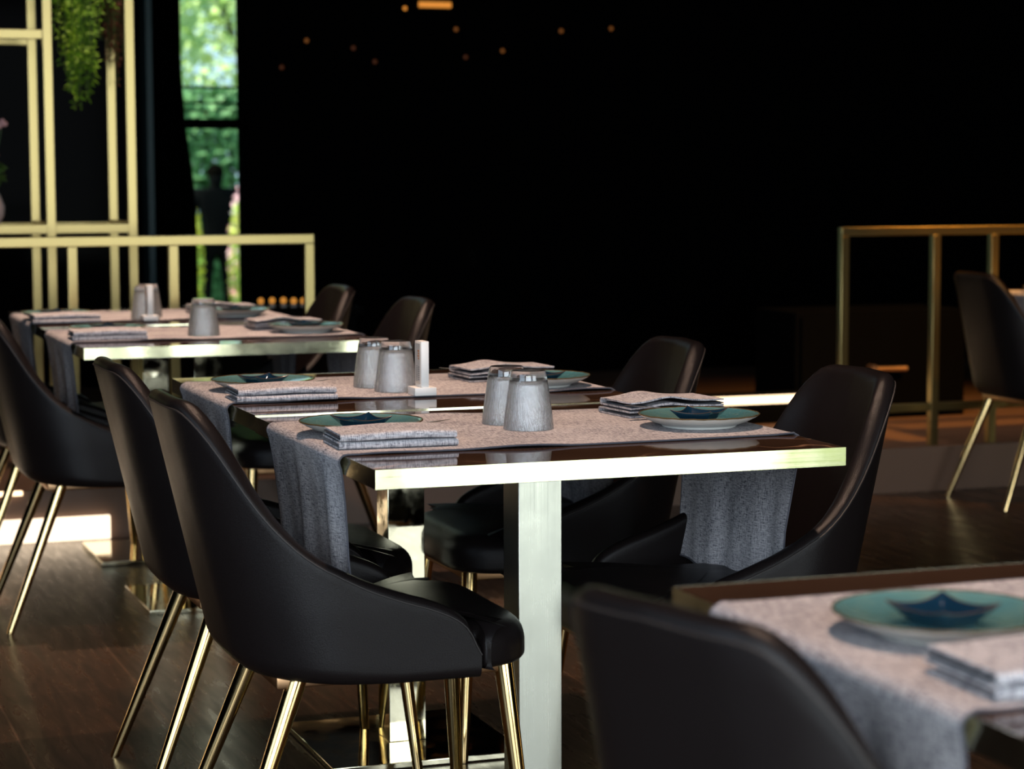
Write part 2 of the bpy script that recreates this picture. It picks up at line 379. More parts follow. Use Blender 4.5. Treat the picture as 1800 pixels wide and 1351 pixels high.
# ------------------------------------------------------------------ lights on the platform edge and reflections built as glowing dots on the back wall
o = box('led_strip', -3.0, .262, 4.065, 4.088, .002, .078, LED, None, .002); tag(o, 'broad glowing warm light strip along the foot of the platform at left', 'light strip')
o = box('led_line', -3.0, -.02, 4.07, 4.088, .158, .172, LEDN, None, .002); tag(o, 'thin glowing light line under the platform edge at far left', 'light strip')
t = thing('light_line', 'long glowing warm light line low in the dark, behind the right rear chair', 'light strip', (0, 0, 0))
box('diffuser', 1.6, 3.55, 4.985, 5.0, .253, .285, LEDN, t, .002)
box('housing', 1.6, 3.55, 5.0, 5.03, .168, .300, BLACKM, t)
def reflected_lamp(x, z, mat, label, r=.010, group='amber lamp reflections built on the dark back wall'):  # ceiling-lamp reflection in dark glass, built as a small glowing dot
    t = thing('reflection_dot', label, 'lamp reflection', (x, 7.485, z), 0, group)
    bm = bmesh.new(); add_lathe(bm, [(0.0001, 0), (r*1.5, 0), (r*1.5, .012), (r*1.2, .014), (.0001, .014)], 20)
    bmesh.ops.rotate(bm, verts=bm.verts, cent=(0, 0, 0), matrix=Matrix.Rotation(PI/2, 3, 'X')); finish('dot_mount', bm, BLACKM, t)
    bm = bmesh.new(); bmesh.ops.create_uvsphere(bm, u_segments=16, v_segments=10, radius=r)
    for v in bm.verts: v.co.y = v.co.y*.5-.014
    finish('glow_dot', bm, mat, t)
for x, z, mt, lb in ((1.82, 1.843, AMBERD, 'amber reflection dot nearest right of the reflected window'),
    (2.056, 1.811, AMBERX, 'faint amber reflection dot, second right of the reflected window, level with its neighbours'),
    (2.166, 1.746, AMBERX, 'faint amber reflection dot, lower one just left of the wall panel joint'),
    (2.589, 1.912, AMBERD, 'amber reflection dot just below right of the amber bar reflection'),
    (2.639, 1.775, AMBERX, 'faint amber reflection dot directly below a brighter one, right of the amber bar reflection'),
    (2.835, 1.809, AMBERD, 'amber reflection dot, low one midway between the bar reflection and the two right ones'),
    (3.151, 1.914, AMBERD, 'amber reflection dot, second from the right end'),
    (3.425, 1.931, AMBERD, 'amber reflection dot farthest right on the back wall'),
    (1.694, 1.712, AMBERX, 'very faint amber reflection dot, lowest one right of the reflected window'),
    (1.137, 1.869, AMBERX, 'faint amber reflection dot in the dark strip left of the reflected window'),
    (2.323, 2.010, AMBER, 'bright amber reflection dot just left of the amber bar reflection')):
    reflected_lamp(x, z, mt, lb)
t = thing('reflection_bar', 'short glowing amber bar built for a reflection high in the dark back wall', 'lamp reflection', (2.477, 7.47, 2.03))  # ceiling-light reflection built as a glowing bar
box('diffuser', -.085, .085, -.012, .0, -.014, .014, AMBER, t, .004); box('housing', -.1, .1, 0, .03, -.025, .025, BLACKM, t, .003)

# ------------------------------------------------------------------ brass railings on the platform edge
def railing(name, posts, x0, x1, top, lower, label, ends):
    t = thing(name, label, 'railing', (0, 0, 0)); T = .032
    box('top_rail', x0, x1, 4.11, 4.11+T, top-T, top, RAILM, t, .002)
    for x in posts: box('post', x, x+T, 4.11, 4.11+T, .168 if not ends else .168, top-T, RAILM, t, .002)
    if lower: box('lower_rail', x0, x1, 4.112, 4.11+T-.002, lower-.03, lower, RAILM, t, .002)
    return t
railing('railing', (.943, .480, .147, -.42, -.95), -3.0, .975, .994, None, 'pale brass railing with slim posts behind the left tables', 1)
railing('railing', (2.975, 3.36, 3.61, 4.2, 4.8, 5.4), 2.975, 6.0, .994, .33, 'dim golden railing with a lower bar at right, behind the far chair', 1)
# display frame with plants
t = thing('display_frame', 'tall open gold display frame with a plant hanging in it, far left', 'frame', (0, 0, 0))
T = .032
for (yf, dx) in ((4.6, 0), (5.0, 0)):
    for x in (.166, .449, -1.3): box('post', x-T/2, x+T/2, yf, yf+T, .168, 2.6, RAILM, t, .002)
    box('lower_bar', -1.3, .449, yf+.001, yf+T-.001, .992, .992+T, RAILM, t, .002)
    box('upper_bar', -1.3, .15, yf+.001, yf+T-.001, 1.66, 1.66+T, RAILM, t, .002)
    box('top_bar', -1.3, .449, yf+.001, yf+T-.001, 2.57, 2.6, RAILM, t, .002)
for z in (1.0, 2.57):
    for x in (.449, .166): box('cross_bar', x-T/2+.001, x+T/2-.001, 4.6+T, 5.0, z, z+.03, RAILM, t, .002)
def hanging_plant(x, y, ztop, zlow, wd, col, name, label, n, rg):
    t = thing(name, label, 'hanging plant', (x, y, ztop)); bm = bmesh.new(); bs = bmesh.new()
    for k in range(n):
        a = rg.uniform(0, 2*PI); r0 = rg.uniform(0, wd); ex = math.cos(a)*r0; ey = math.sin(a)*r0*.6
        L = (ztop-zlow)*(1-.55*(abs(ex)/wd)**1.5)*rg.uniform(.55, 1.0); sway = rg.uniform(-.03, .03)
        pts = [Vector((ex*.4+ex*.6*(i/8)**.5+sway*(i/8)**2, ey*.4+ey*.6*(i/8)**.5, -L*(i/8))) for i in range(9)]
        add_tube(bs, pts, .0016, 4)
        for i in range(int(L*170)):
            f = rg.uniform(0, 8); j = min(int(f), 7); p = pts[j].lerp(pts[j+1], f-j)
            d = Vector((rg.gauss(0, 1), rg.gauss(0, 1), rg.uniform(-1.6, .3))).normalized(); b = d.orthogonal().normalized()
            L2 = rg.uniform(.012, .03); vs = [bm.verts.new(p+d*L2*u_+b*.0035*v_) for u_, v_ in ((0, 0), (.5, -1), (1, 0), (.5, 1))]; bm.faces.new(vs)
    finish('stems', bs, simple('stem', (.06, .10, .02), .7), t); finish('foliage', bm, m_foliage(name+'_leaf', *col), t, False)
hanging_plant(.30, 4.80, 2.35, 1.42, .13, ((.11, .27, .008), (.22, .40, .015)), 'hanging_fern', 'bright green trailing plant hanging inside the gold frame', 120, random.Random(3))
hanging_plant(.45, 4.92, 2.35, 1.50, .085, ((.07, .018, .008), (.13, .03, .012)), 'hanging_russet_plant', 'dark red-brown trailing plant hanging right of the green one', 60, random.Random(8))
# flower vase at the left border
t = thing('flower_vase', 'pale vase of pink blossoms on the gold frame shelf at the left border', 'vase', (-.01, 4.82, 1.024))
bm = bmesh.new(); add_lathe(bm, [(.0001, 0), (.028, 0), (.042, .03), (.045, .06), (.03, .10), (.018, .125), (.02, .14), (.016, .14), (.014, .12), (.0001, .11)], 32)
finish('vase_body', bm, simple('pale_pink_ceramic', (.55, .40, .36), .3), t)
rg = random.Random(5); bm = bmesh.new(); bf = bmesh.new(); bl = bmesh.new()
for k in range(9):
    ex, ey, ez = rg.uniform(-.07, .05), rg.uniform(-.04, .04), rg.uniform(.24, .36)
    add_tube(bm, [(0, 0, .08), (ex*.4, ey*.4, .2), (ex, ey, ez)], .002, 5)
    for j in range(5):
        a = j*2*PI/5; bmesh.ops.create_icosphere(bf, subdivisions=1, radius=.011, matrix=Matrix.Translation((ex+.011*math.cos(a), ey+.008*math.sin(a), ez+.009*math.sin(a*1.3))))
leaf_cloud(bl, 0, 0, .17, .045, .04, .06, 60, .05, rg)
finish('flower_stems', bm, simple('flower_stem', (.05, .09, .03), .7), t); finish('blossoms', bf, simple('pink_petal', (.55, .30, .30), .6), t); finish('leaves', bl, m_foliage('vase_leaf', (.03, .07, .01), (.06, .12, .02)), t, False)
# ledge added behind the left railing for amber reflections built as glowing balls, low cabinet at right
t = thing('low_ledge', 'low black ledge added behind the left railing to carry small amber reflection dots', 'ledge', (0, 0, 0))
box('ledge_top', .6, 1.4, 5.0, 5.3, .66, .69, BLACKM, t, .003); box('ledge_panel', .62, 1.38, 5.04, 5.28, .168, .66, BLACKM, t)
CN = emis('ledge_reflection_glow', (1.0, .40, .06), .55)  # glow of the amber reflections set on the added ledge
lb = ('leftmost amber reflection dot on the low ledge', 'second amber reflection dot from the left on the low ledge', 'middle amber reflection dot of the five on the low ledge', 'fourth amber reflection dot from the left on the low ledge', 'rightmost amber reflection dot on the low ledge, by the chair')
for k, (x, z) in enumerate(((1.01, .721), (1.054, .724), (1.098, .723), (1.138, .714), (1.176, .713))):
    c = thing('ledge_reflection', lb[k], 'candle light', (x, 5.06, .69), 0, 'amber reflections built on the low ledge')
    bm = bmesh.new(); add_lathe(bm, [(.0001, 0), (.012, 0), (.014, .012), (.0001, .012)], 16); finish('dot_holder', bm, PRINT_G, c)
    bm = bmesh.new(); bmesh.ops.create_uvsphere(bm, u_segments=12, v_segments=8, radius=.0125, matrix=Matrix.Translation((0, 0, .024+(z-.715)*.3))); finish('glow', bm, CN, c)
t = thing('low_cabinet', 'black low cabinet with a short brass pull, behind the right railing', 'cabinet', (0, 0, 0))
box('cabinet_body', 3.25, 4.05, 5.02, 5.4, .168, .62, BLACKM, t, .004)
dr = box('door', 3.27, 3.99, 5.0, 5.02, .19, .60, BLACKM, t, .002)
bm = bmesh.new(); add_tube(bm, [(3.60, 4.965, .381), (3.74, 4.965, .379)], .011, 12); add_tube(bm, [(3.585, 5.0, .382), (3.585, 4.955, .382)], .017, 16); finish('handle', bm, m_gold('old_brass', (.75, .48, .3), .4), dr)

# ------------------------------------------------------------------ tables
def make_table(label, group, loc):
    # front table has the brushed pedestal; the others are polished
    t = thing('dining_table', label, 'table', loc, 0, group); th = .030
    box('table_top', .0016, .7984, .0016, .7984, .75-th+.001, .74995, MARBLE, t)
    bm = bmesh.new()
    add_box(bm, 0, .8, 0, .0016, .75-th, .75); add_box(bm, 0, .8, .7984, .8, .75-th, .75)
    add_box(bm, 0, .0016, .0016, .7984, .75-th, .75); add_box(bm, .7984, .8, .0016, .7984, .75-th, .75)
    finish('edge_band', bm, EDGE, t, False)
    box('underside', .0016, .7984, .0016, .7984, .75-th-.001, .75-th+.001, BLACKM, t)
    box('pedestal', .36, .44, .36, .44, .012, .718, BRASS, t, .0015)
    b = box('base_plate', .195, .605, .20, .60, 0, .012, MIRROR, t, .0015)
    return t
def make_chair():
    t = thing('dining_chair', '', 'chair')
    zs = (.376, .42, .46, .48, .497, .512, .524, .546, .588, .628, .698, .771, .838)
    xs = (.226, .224, .214, .198, .172, .135, .095, .035, -.049, -.100, -.157, -.195, -.246)
    W, rc, th = .235, .15, .034
    bow = .030
    def xb(z): return -.125-.110*max(0, min(1, (z-.376)/.47))
    def wz(z): return W-.012*max(0, (z-.5)/.35)
    stations = []
    NS, NA, NB = 26, 18, 8
    for i in range(NS): stations.append(('s', (i/NS)))
    for i in range(NA+1): stations.append(('a', i/NA))
    for i in range(1, NB+1): stations.append(('b', i/NB))
    def outer(st, z, n):
        x, y = outer0(st, z, n); return x-bow*(1-min(1, (y+n)/W)**2), y
    def outer0(st, z, n):      # n = inward offset; returns (x, y) for the +y side
        k, f = st; X = xb(z); w_ = wz(z)
        if k == 's':
            fx = .224; x = fx+(X+rc-fx)*(f**1.0); return x, w_-n
        if k == 'a':
            a = f*PI/2; return X+rc-(rc-n)*math.sin(a), w_-rc+(rc-n)*math.cos(a)
        return X+n, (w_-rc)*(1-f)
    def height(st):
        lo, hi = .380, .838
        for _ in range(40):
            mid = (lo+hi)/2
            if outer(st, mid, 0)[0] < interp(mid, zs, xs): lo = mid
            else: hi = mid
        return (lo+hi)/2
    Hs = [height(s) for s in stations]
    Hs = [h+.004*(i/len(Hs))**6 for i, h in enumerate(Hs)]
    for _ in range(3): Hs = [Hs[0]]+[(Hs[i-1]+2*Hs[i]+Hs[i+1])/4 for i in range(1, len(Hs)-1)]+[Hs[-1]]
    Hs[0] = max(Hs[0], .43)
    def section(i, sgn):
        st = stations[i]; H = Hs[i]; s = i/(len(stations)-1); back = max(0, (s-.30)/.70); back = back*back*(3-2*back)
        zb = .377+.010*back; rb = .02+.030*back; out = []
        for k in range(9):
            a = k/8*PI/2; out.append((rb*.75*(1-math.sin(a)), min(zb+rb*(1-math.cos(a)), H-th/2)))
        z1 = H-th/2
        zz = [zb+rb+(z1-zb-rb)*q/12 for q in range(1, 13)]
        for z in zz: out.append((0.0, max(z, zb+rb) if z1 > zb+rb else z1))
        for k in range(1, 9):
            a = PI*k/8; out.append((th/2-th/2*math.cos(a), z1+th/2*math.sin(a)))
        for q in range(1, 11): out.append((th, z1+(.40-z1)*q/10))
        res = []
        for n, z in out:
            puff = 0
            x, y = outer(st, z, n-puff); res.append((x, y*sgn, z))
        return res
    N = len(stations)
    rings = [section(i, 1) for i in range(N)]+[section(i, -1) for i in range(N-2, -1, -1)]
    bm = bmesh.new(); add_loft(bm, rings, closed=True)
    bmesh.ops.remove_doubles(bm, verts=bm.verts, dist=.00005); bmesh.ops.recalc_face_normals(bm, faces=bm.faces)
    shell = finish('shell', bm, LEATHER, t, True, 60)
    bm = bmesh.new()
    for q in (.22, .0):
        pts = [(lambda p: (p[0], p[1]*sg, p[2]))((*outer(stations[i], Hs[i]-th*.42, -.0006), Hs[i]-th*.42)) for sg, rg_ in ((1, range(N)), (-1, range(N-2, -1, -1))) for i in rg_]
        break
    add_tube(bm, pts, .0016, 6); finish('piping', bm, PIPING, shell)
    # seat cushion
    def rr(pts, rad):
        out = []; n = len(pts)
        for i in range(n):
            p0, p1, p2 = Vector(pts[i-1]), Vector(pts[i]), Vector(pts[(i+1) % n]); r = rad[i]
            d0 = (p0-p1).normalized(); d1 = (p2-p1).normalized()
            for k in range(7):
                f = k/6; a = p1+d0*r; b = p1+d1*r
                out.append(a.lerp(p1, f).lerp(p1.lerp(b, f), f))
        return out
    ol = rr([(-.112, -.180), (.226, -.199), (.232, -.226), (.335, -.205), (.335, .205), (.232, .226), (.226, .199), (-.112, .180)], [.11, .003, .012, .10, .10, .012, .003, .11])
    def inset(poly, d):
        n = len(poly); c = []
        for i in range(n):
            a, b = poly[i-1], poly[(i+1) % n]; tt = (b-a)
            if tt.length < 1e-6: c.append(poly[i]); continue
            tt.normalize(); c.append(poly[i]+Vector((-tt.y, tt.x))*d)
        return c
    z0, z1, rt_, rb_ = .388, .466, .044, .014
    rings = []
    for k in range(6):
        a = k/5*PI/2; rings.append((rb_*(1-math.sin(a)), z0+rb_*(1-math.cos(a))))
    rings.append((0, .412))
    for k in range(9):
        a = k/8*PI/2; rings.append((rt_*(1-math.cos(a)), z1-rt_+rt_*math.sin(a)))
    R3 = [[(p.x, p.y, z) for p in inset(ol, d)] for d, z in rings]
    cen = Vector((.06, 0))
    for f, dz in ((.85, .006), (.7, .010), (.45, .014), (.15, .016), (.01, .016)):
        R3.append([(cen.x+(x-cen.x)*f, y*f, z1+dz) for x, y, _ in R3[14]])
    bm = bmesh.new(); add_loft(bm, R3); bmesh.ops.recalc_face_normals(bm, faces=bm.faces)
    finish('seat', bm, LEATHER, t, True, 60)
    bm = bmesh.new(); add_box(bm, -.10, .30, -.155, .155, .366, .389, .004); finish('seat_frame', bm, m_gold('frame_bronze', (.35, .2, .1), .35), t)
    for sx, ex in ((-.062, -.212), (.292, .325)):
        for sg in (-1, 1):
            bm = bmesh.new(); add_tube(bm, [(sx, sg*.145, .382), (ex+(sx-ex)*.02, sg*.196, .008), (ex, sg*.197, 0)], [.0165, .0098, .0085], 20); finish('leg', bm, LEG, t)
    return t
chair0 = make_chair(); used = [False]
def place_chair(x, y, rz, label, group):
    c = chair0 if not used[0] else copy_tree(chair0); used[0] = True
    c.location = (x, y, 0); c.rotation_euler = (0, 0, rz); c['label'] = label; c['group'] = group; return c

# ------------------------------------------------------------------ cloth
def make_runner(loc, y0, y1, dropL, dropR, label, seed=0, rin=0.0, wav=1.0):
    rg = random.Random(seed); L = .8; zt = .7512
    ph = [rg.uniform(0, 6.28) for _ in range(6)]
    path = []      # (x, z, hang amount, side)
    for k in range(22): f = 1-k/22; path.append((-.0075, zt-.012-dropL*f, f, -1))
    for k in range(6): a = k/6*PI/2; path.append((.0045-.012*math.cos(a), zt-.012+.012*math.sin(a), 0, -1))
    for k in range(45): path.append((.0045+(L-.009)*k/44, zt, 0, 0))
    for k in range(1, 7): a = k/6*PI/2; path.append((L-.0045+.012*math.sin(a), zt-.012+.012*math.cos(a), 0, 1))
    for k in range(1, 23): f = k/22; path.append((L+.0075, zt-.012-dropR*f, f, 1))
    S = [0]
    for i in range(1, len(path)): S.append(S[-1]+math.hypot(path[i][0]-path[i-1][0], path[i][1]-path[i-1][1]))
    NV = 44; bm = bmesh.new(); uv = bm.loops.layers.uv.new('UVMap'); grid = []; th = .0022
    edge0 = []; edge1 = []
    for i, (x, z, h, sd) in enumerate(path):
        row = []
        e0 = .004*math.sin(9*x+ph[0])*wav; e1 = .006*math.sin(7*x+ph[1])*wav
        for j in range(NV+1):
            v = j/NV; y = y0+e0+(y1+e1-y0-e0)*v
            dx = 0; dz = 0
            if sd and h > 0:
                am = .008 if sd < 0 else .004; dx = sd*(h**.7)*(am*math.sin(v*17+ph[2])+am*.5*math.sin(v*33+ph[3])+.008+(.012*v if sd > 0 else -.042)); y += .045*min(1, h*1.6)*(1-v)**2
                y += (h)*(.012*math.sin(v*9+ph[4])-.01*(v-.5))
                if sd > 0: y -= .05*v*h; dx -= rin*h*(.3+v); dz = -.012*h*math.sin(v*PI)
            if sd == 0:
                ef = max(0, 1-v/.05)+max(0, 1-(1-v)/.05)
                dz = ef*.0035*max(0, math.sin(x*17+ph[5])*math.sin(x*7+ph[1]))*wav
            row.append(Vector((x+dx, y, z+dz)))
        grid.append(row); edge0.append(row[0]); edge1.append(row[-1])
    n1, n2 = len(grid), NV+1
    def nrm(i, j):
        a = grid[min(i+1, n1-1)][j]-grid[max(i-1, 0)][j]; b = grid[i][min(j+1, n2-1)]-grid[i][max(j-1, 0)]
        return a.cross(b).normalized()
    top = [[bm.verts.new(grid[i][j]+nrm(i, j)*th) for j in range(n2)] for i in range(n1)]
    bot = [[bm.verts.new(grid[i][j]) for j in range(n2)] for i in range(n1)]
    def q(vs, uvs):
        f = bm.faces.new(vs)
        for l_, u_ in zip(f.loops, uvs): l_[uv].uv = u_
    U = lambda i, j: (S[i]+seed*3.1, (y0+(y1-y0)*j/NV))
    for i in range(n1-1):
        for j in range(n2-1):
            uvs = [U(i, j), U(i+1, j), U(i+1, j+1), U(i, j+1)]
            q((top[i][j], top[i+1][j], top[i+1][j+1], top[i][j+1]), uvs); q((bot[i][j], bot[i][j+1], bot[i+1][j+1], bot[i+1][j]), [uvs[0], uvs[3], uvs[2], uvs[1]])
    for i in range(n1-1):
        for j in (0, n2-1): q((top[i][j], bot[i][j], bot[i+1][j], top[i+1][j]) if j == 0 else (top[i+1][j], bot[i+1][j], bot[i][j], top[i][j]), [U(i, j)]*4)
    for j in range(n2-1):
        for i in (0, n1-1): q((top[i][j+1], bot[i][j+1], bot[i][j], top[i][j]) if i == 0 else (top[i][j], bot[i][j], bot[i][j+1], top[i][j+1]), [U(i, j)]*4)
    t = thing('table_runner', label, 'table runner', loc, 0, 'grey linen table runners')
    finish('cloth', bm, LINEN, t, True, 70)
    bm = bmesh.new()
    for e in (edge0, edge1): add_tube(bm, [p+Vector((0, 0, .0012)) if 0 else p+nrm(min(k, n1-1), 0)*.0011 for k, p in enumerate(e)], .0017, 6)
    add_tube(bm, [grid[0][j] for j in range(n2)], .0017, 6); add_tube(bm, [grid[-1][j] for j in range(n2)], .0017, 6)
    finish('hem', bm, HEM, t)
    return t

def strip_mesh(bm, prof, x0, x1, th, nx=16, wob=None, skew=0):
    """prof: polyline (y,z); cloth strip of thickness th extruded along x"""
    P = [Vector(p) for p in prof]; n = len(P); O = []; I = []
    for i in range(n):
        t_ = (P[min(i+1, n-1)]-P[max(i-1, 0)]).normalized(); nn = Vector((-t_.y, t_.x)); O.append(P[i]+nn*th/2); I.append(P[i]-nn*th/2)
    loop = O+I[::-1]; uv = bm.loops.layers.uv.verify(); rings = []
    for k in range(nx+1):
        x = x0+(x1-x0)*k/nx; w_ = wob(x) if wob else 0
        rings.append([(x+skew*p.y, p.x, p.y+w_*min(1, max(0, p.y/.02))) for p in loop])
    before = set(bm.faces); add_loft(bm, rings)
    for f in set(bm.faces)-before:
        for l_ in f.loops: l_[uv].uv = (l_.vert.co.x, l_.vert.co.y+l_.vert.co.z*1.0)
def make_napkin(hump=0):
    t = thing('folded_napkin', '', 'napkin'); rg = random.Random(7)
    # front folds face -y ; width .20 along x, depth .125 along y, two folded layers
    def ufold(zb, zt, yf, yb, inner=.0):
        r = (zt-zb)/2; pts = [(yb, zb)]
        for k in range(9): a = -PI/2-PI*k/8; pts.append((yf+r+r*math.cos(a), (zb+zt)/2+r*math.sin(a)))
        pts.append((yb, zt)); 
        full = []
        for i in range(len(pts)-1):
            a, b = Vector(pts[i]), Vector(pts[i+1]); m_ = 6 if (b-a).length > .03 else 1
            for q in range(m_): full.append(a.lerp(b, q/m_))
        full.append(Vector(pts[-1])); return full
    hw = lambda x: hump*math.exp(-((x-.02)/.035)**2)+hump*.5
    bm = bmesh.new()
    strip_mesh(bm, ufold(.0016, .0105, -.062, .06), -.100, .100, .0028, 20, lambda x: .0008*math.sin(x*40))
    finish('lower_fold', bm, NAPK, t, True, 60)
    bm = bmesh.new()
    strip_mesh(bm, ufold(.0150, .0245, -.060, .062), -.097, .098, .0028, 24, lambda x: .0016*math.sin(x*30+1)+hw(x))
    finish('upper_fold', bm, NAPK, t, True, 60)
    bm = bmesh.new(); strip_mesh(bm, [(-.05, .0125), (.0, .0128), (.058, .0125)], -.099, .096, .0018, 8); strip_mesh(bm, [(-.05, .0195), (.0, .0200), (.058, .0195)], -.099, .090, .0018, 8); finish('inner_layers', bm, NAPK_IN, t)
    bm = bmesh.new(); add_box(bm, -.090, -.052, -.020, -.004, .0060, .0100, .0008)
    finish('paper_band', bm, simple('cream_paper', (.60, .52, .38), .7), t)
    return t
def make_plate():
    t = thing('dinner_plate', '', 'plate')
    def prof(n, f): return [f(k/n) for k in range(n+1)]
    top = [(.0001, .0085)]+[(.055+.0505*(k/12), .0088+.0135*(k/12)**1.7) for k in range(13)]
    bm = bmesh.new(); add_lathe(bm, top+[(.1052, .0215), (.055, .0070), (.0001, .0070)], 72); bmesh.ops.recalc_face_normals(bm, faces=bm.faces)
    finish('glazed_face', bm, TEAL, t)
    und = [(.0001, .0040), (.060, .0040), (.061, 0), (.065, 0), (.067, .0035), (.085, .0095), (.100, .0170), (.1062, .0212), (.1055, .0216), (.075, .0082), (.0001, .0058)]
    bm = bmesh.new(); add_lathe(bm, und, 72); bmesh.ops.recalc_face_normals(bm, faces=bm.faces); finish('underside', bm, GLAZE_W, t, label_ := None or True)
    bm = bmesh.new(); pts = [(.1060*math.cos(2*PI*k/72), .1060*math.sin(2*PI*k/72), .0222+.0003*math.sin(k*1.7)) for k in range(73)]
    add_tube(bm, pts, .0012, 8); finish('rim', bm, RIMB, t)
    return t
def make_dish():
    """four-cornered sauce dish with pulled-up corners"""
    t = thing('sauce_dish', '', 'dish'); bm = bmesh.new()
    def ring(half, z, lift, pinch, n=10):
        out = []
        cs = [(-1, -1), (1, -1), (1, 1), (-1, 1)]
        for i in range(4):
            a, b = cs[i], cs[(i+1) % 4]
            for k in range(n):
                f = k/n; s_ = abs(f-.5)*2
                x = (a[0]+(b[0]-a[0])*f)*half; y = (a[1]+(b[1]-a[1])*f)*half
                pr = 1-pinch*(1-s_**1.5); out.append((x*pr if abs(a[0]-b[0]) < 1 else x, y*pr if abs(a[1]-b[1]) < 1 else y, z+lift*s_**2.2))
        return out
    rings = [ring(.010, .0005, 0, 0), ring(.021, 0, 0, 0), ring(.0225, .0015, .0003, 0), ring(.031, .009, .002, .05), ring(.0385, .0145, .0055, .10), ring(.0390, .0155, .0058, .10),
             ring(.0375, .0150, .0055, .10), ring(.0295, .0095, .002, .05), ring(.021, .0042, .0003, 0), ring(.010, .0035, 0, 0), ring(.001, .0035, 0, 0)]
    add_loft(bm, rings); bmesh.ops.recalc_face_normals(bm, faces=bm.faces); finish('bowl', bm, DISH, t, True, 50)
    bm = bmesh.new(); r = ring(.0388, .0156, .0058, .10); add_tube(bm, r+[r[0]], .0005, 6); finish('rim', bm, simple('dish_rim', (.10, .05, .03), .2), t)
    return t
def make_glass():
    """tumbler standing upside down: mouth on the cloth, thick base on top"""
    t = thing('tumbler', '', 'glass'); H = .102
    prof = [(.0445, 0), (.0445, .001)]+[(.0443-.0115*(k/10)**1.15, .002+.086*(k/10)) for k in range(11)]+[(.0315, .094), (.0302, .100), (.0285, H), (.018, H-.0008), (.0001, H-.001)]
    inn = [(.0001, .0805), (.018, .0812), (.0270, .0838), (.0292, .080), (.0300, .074)]+[(.0308+.0110*(k/8), .068-.067*(k/8)) for k in range(9)]+[(.0425, 0)]
    bm = bmesh.new(); add_lathe(bm, prof+inn, 72)
    # close the ring between the outer mouth and the inner mouth
    bm.faces.ensure_lookup_table()
    bmesh.ops.delete(bm, geom=[f for f in bm.faces if len(f.verts) > 10], context='FACES')
    bm.verts.ensure_lookup_table(); n = 72; last = len(bm.verts)-n
    for k in range(n): bm.faces.new((bm.verts[(k+1) % n], bm.verts[k], bm.verts[last+k], bm.verts[last+(k+1) % n]))
    bmesh.ops.recalc_face_normals(bm, faces=bm.faces); finish('glass_body', bm, GLASS, t)
    return t
def make_knife():
    t = thing('table_knife', '', 'cutlery'); bm = bmesh.new()
    rings = []
    for k in range(19):
        f = k/18; x = -.105+.21*f; w_ = interp(f, (0, .03, .1, .45, .52, .6, .9, 1), (.003, .005, .0055, .0038, .0032, .0075, .0085, .001)); h_ = interp(f, (0, .03, .5, .55, 1), (.001, .0022, .0024, .0009, .0004))
        rings.append([(x, w_*math.cos(a), .0026+h_*math.sin(a)) for a in [2*PI*q/12 for q in range(12)]])
    add_loft(bm, rings); finish('knife_body', bm, STEEL, t); return t
def make_stand():
    t = thing('card_stand', '', 'card stand')
    bm = bmesh.new(); add_box(bm, -.0225, .0225, -.025, .025, 0, .016, .0008); finish('base', bm, ACRYL, t)
    bm = bmesh.new(); add_box(bm, -.008, .008, -.021, .021, .0155, .108, .0008); finish('upright', bm, ACRYL, t)
    c = box('card', -.0092, -.0080, -.018, .018, .022, .104, PAPER, t)
    bm = bmesh.new(); rg = random.Random(2)
    for k in range(7): add_box(bm, -.0097, -.0091, -.012, -.004, .030+k*.0042, .0322+k*.0042)
    for k in range(9): add_box(bm, -.0097, -.0091, .002+rg.uniform(-.001, .001), .008, .028+k*.0036, .0300+k*.0036)
    finish('small_print', bm, PRINT_G, c, False)
    bm = bmesh.new()
    for k in range(4): add_box(bm, -.0097, -.0091, -.011, -.004+(k % 2)*.003, .072+k*.005, .0752+k*.005)
    finish('orange_print', bm, PRINT_O, c, False); return t
protos = {}
def put(kind, x, y, z, rz, label, group=None):
    mk = {'plate': make_plate, 'dish': make_dish, 'glass': make_glass, 'napkin': make_napkin, 'napkin_hump': lambda: make_napkin(.006), 'knife': make_knife, 'stand': make_stand}[kind]
    if kind not in protos: protos[kind] = o = mk()
    else: o = copy_tree(protos[kind])
    o.location = (x, y, z); o.rotation_euler = (0, 0, rz); o['label'] = label
    if group: o['group'] = group
    return o

# ------------------------------------------------------------------ place everything
AZ = .0000
A1 = make_table('dark marble table with pale brass edge, nearest in the middle, in sharp focus', 'square brass-edged tables', (0, 0, 0))
def table_copy(loc, label):
    c = copy_tree(A1); c.location = loc; c['label'] = label
    for p in c.children:
        if p.name.startswith('pedestal'): p.material_slots[0].link = 'OBJECT'; p.material_slots[0].material = MIRROR
    return c
table_copy((0, .8015, .0022), 'dark marble table joined behind the sharp middle one, with the card stand')
table_copy((-.045, 2.55, 0), 'blurred brass-edged table at left, the nearer of the far pair')
table_copy((-.045, 3.352, .0015), 'blurred table at far left right in front of the pale railing')
table_copy((.037, -1.833, 0), 'dark table with golden edge in the near right corner, out of focus')
table_copy((3.58, 3.34, 0), 'table at the right border beyond the far chair, mostly cut off')
G1, G2 = 'black leather tub chairs at the middle tables', 'black leather tub chairs at the other tables'
place_chair(0, .395, 0, 'black leather tub chair in front at left of the sharp middle table, fully seen', G1)
place_chair(.02, 1.10, 0, 'black leather tub chair just behind the front left one, facing the card stand table', G1)
place_chair(.803, .40, PI, 'black leather tub chair at the right end of the sharp middle table', G1)
place_chair(.795, 1.20, PI, 'black leather tub chair behind the right end of the card stand table', G1)
place_chair(-.03, 2.82, 0, 'black leather tub chair cut by the left border, with bright gold legs', G2)
place_chair(-.02, 3.66, 0, 'black chair at far left, only its seat showing below the table beside the glow', G2)
place_chair(.74, 2.93, PI, 'blurred dark chair right of the far tables, the nearer of the two', G2)
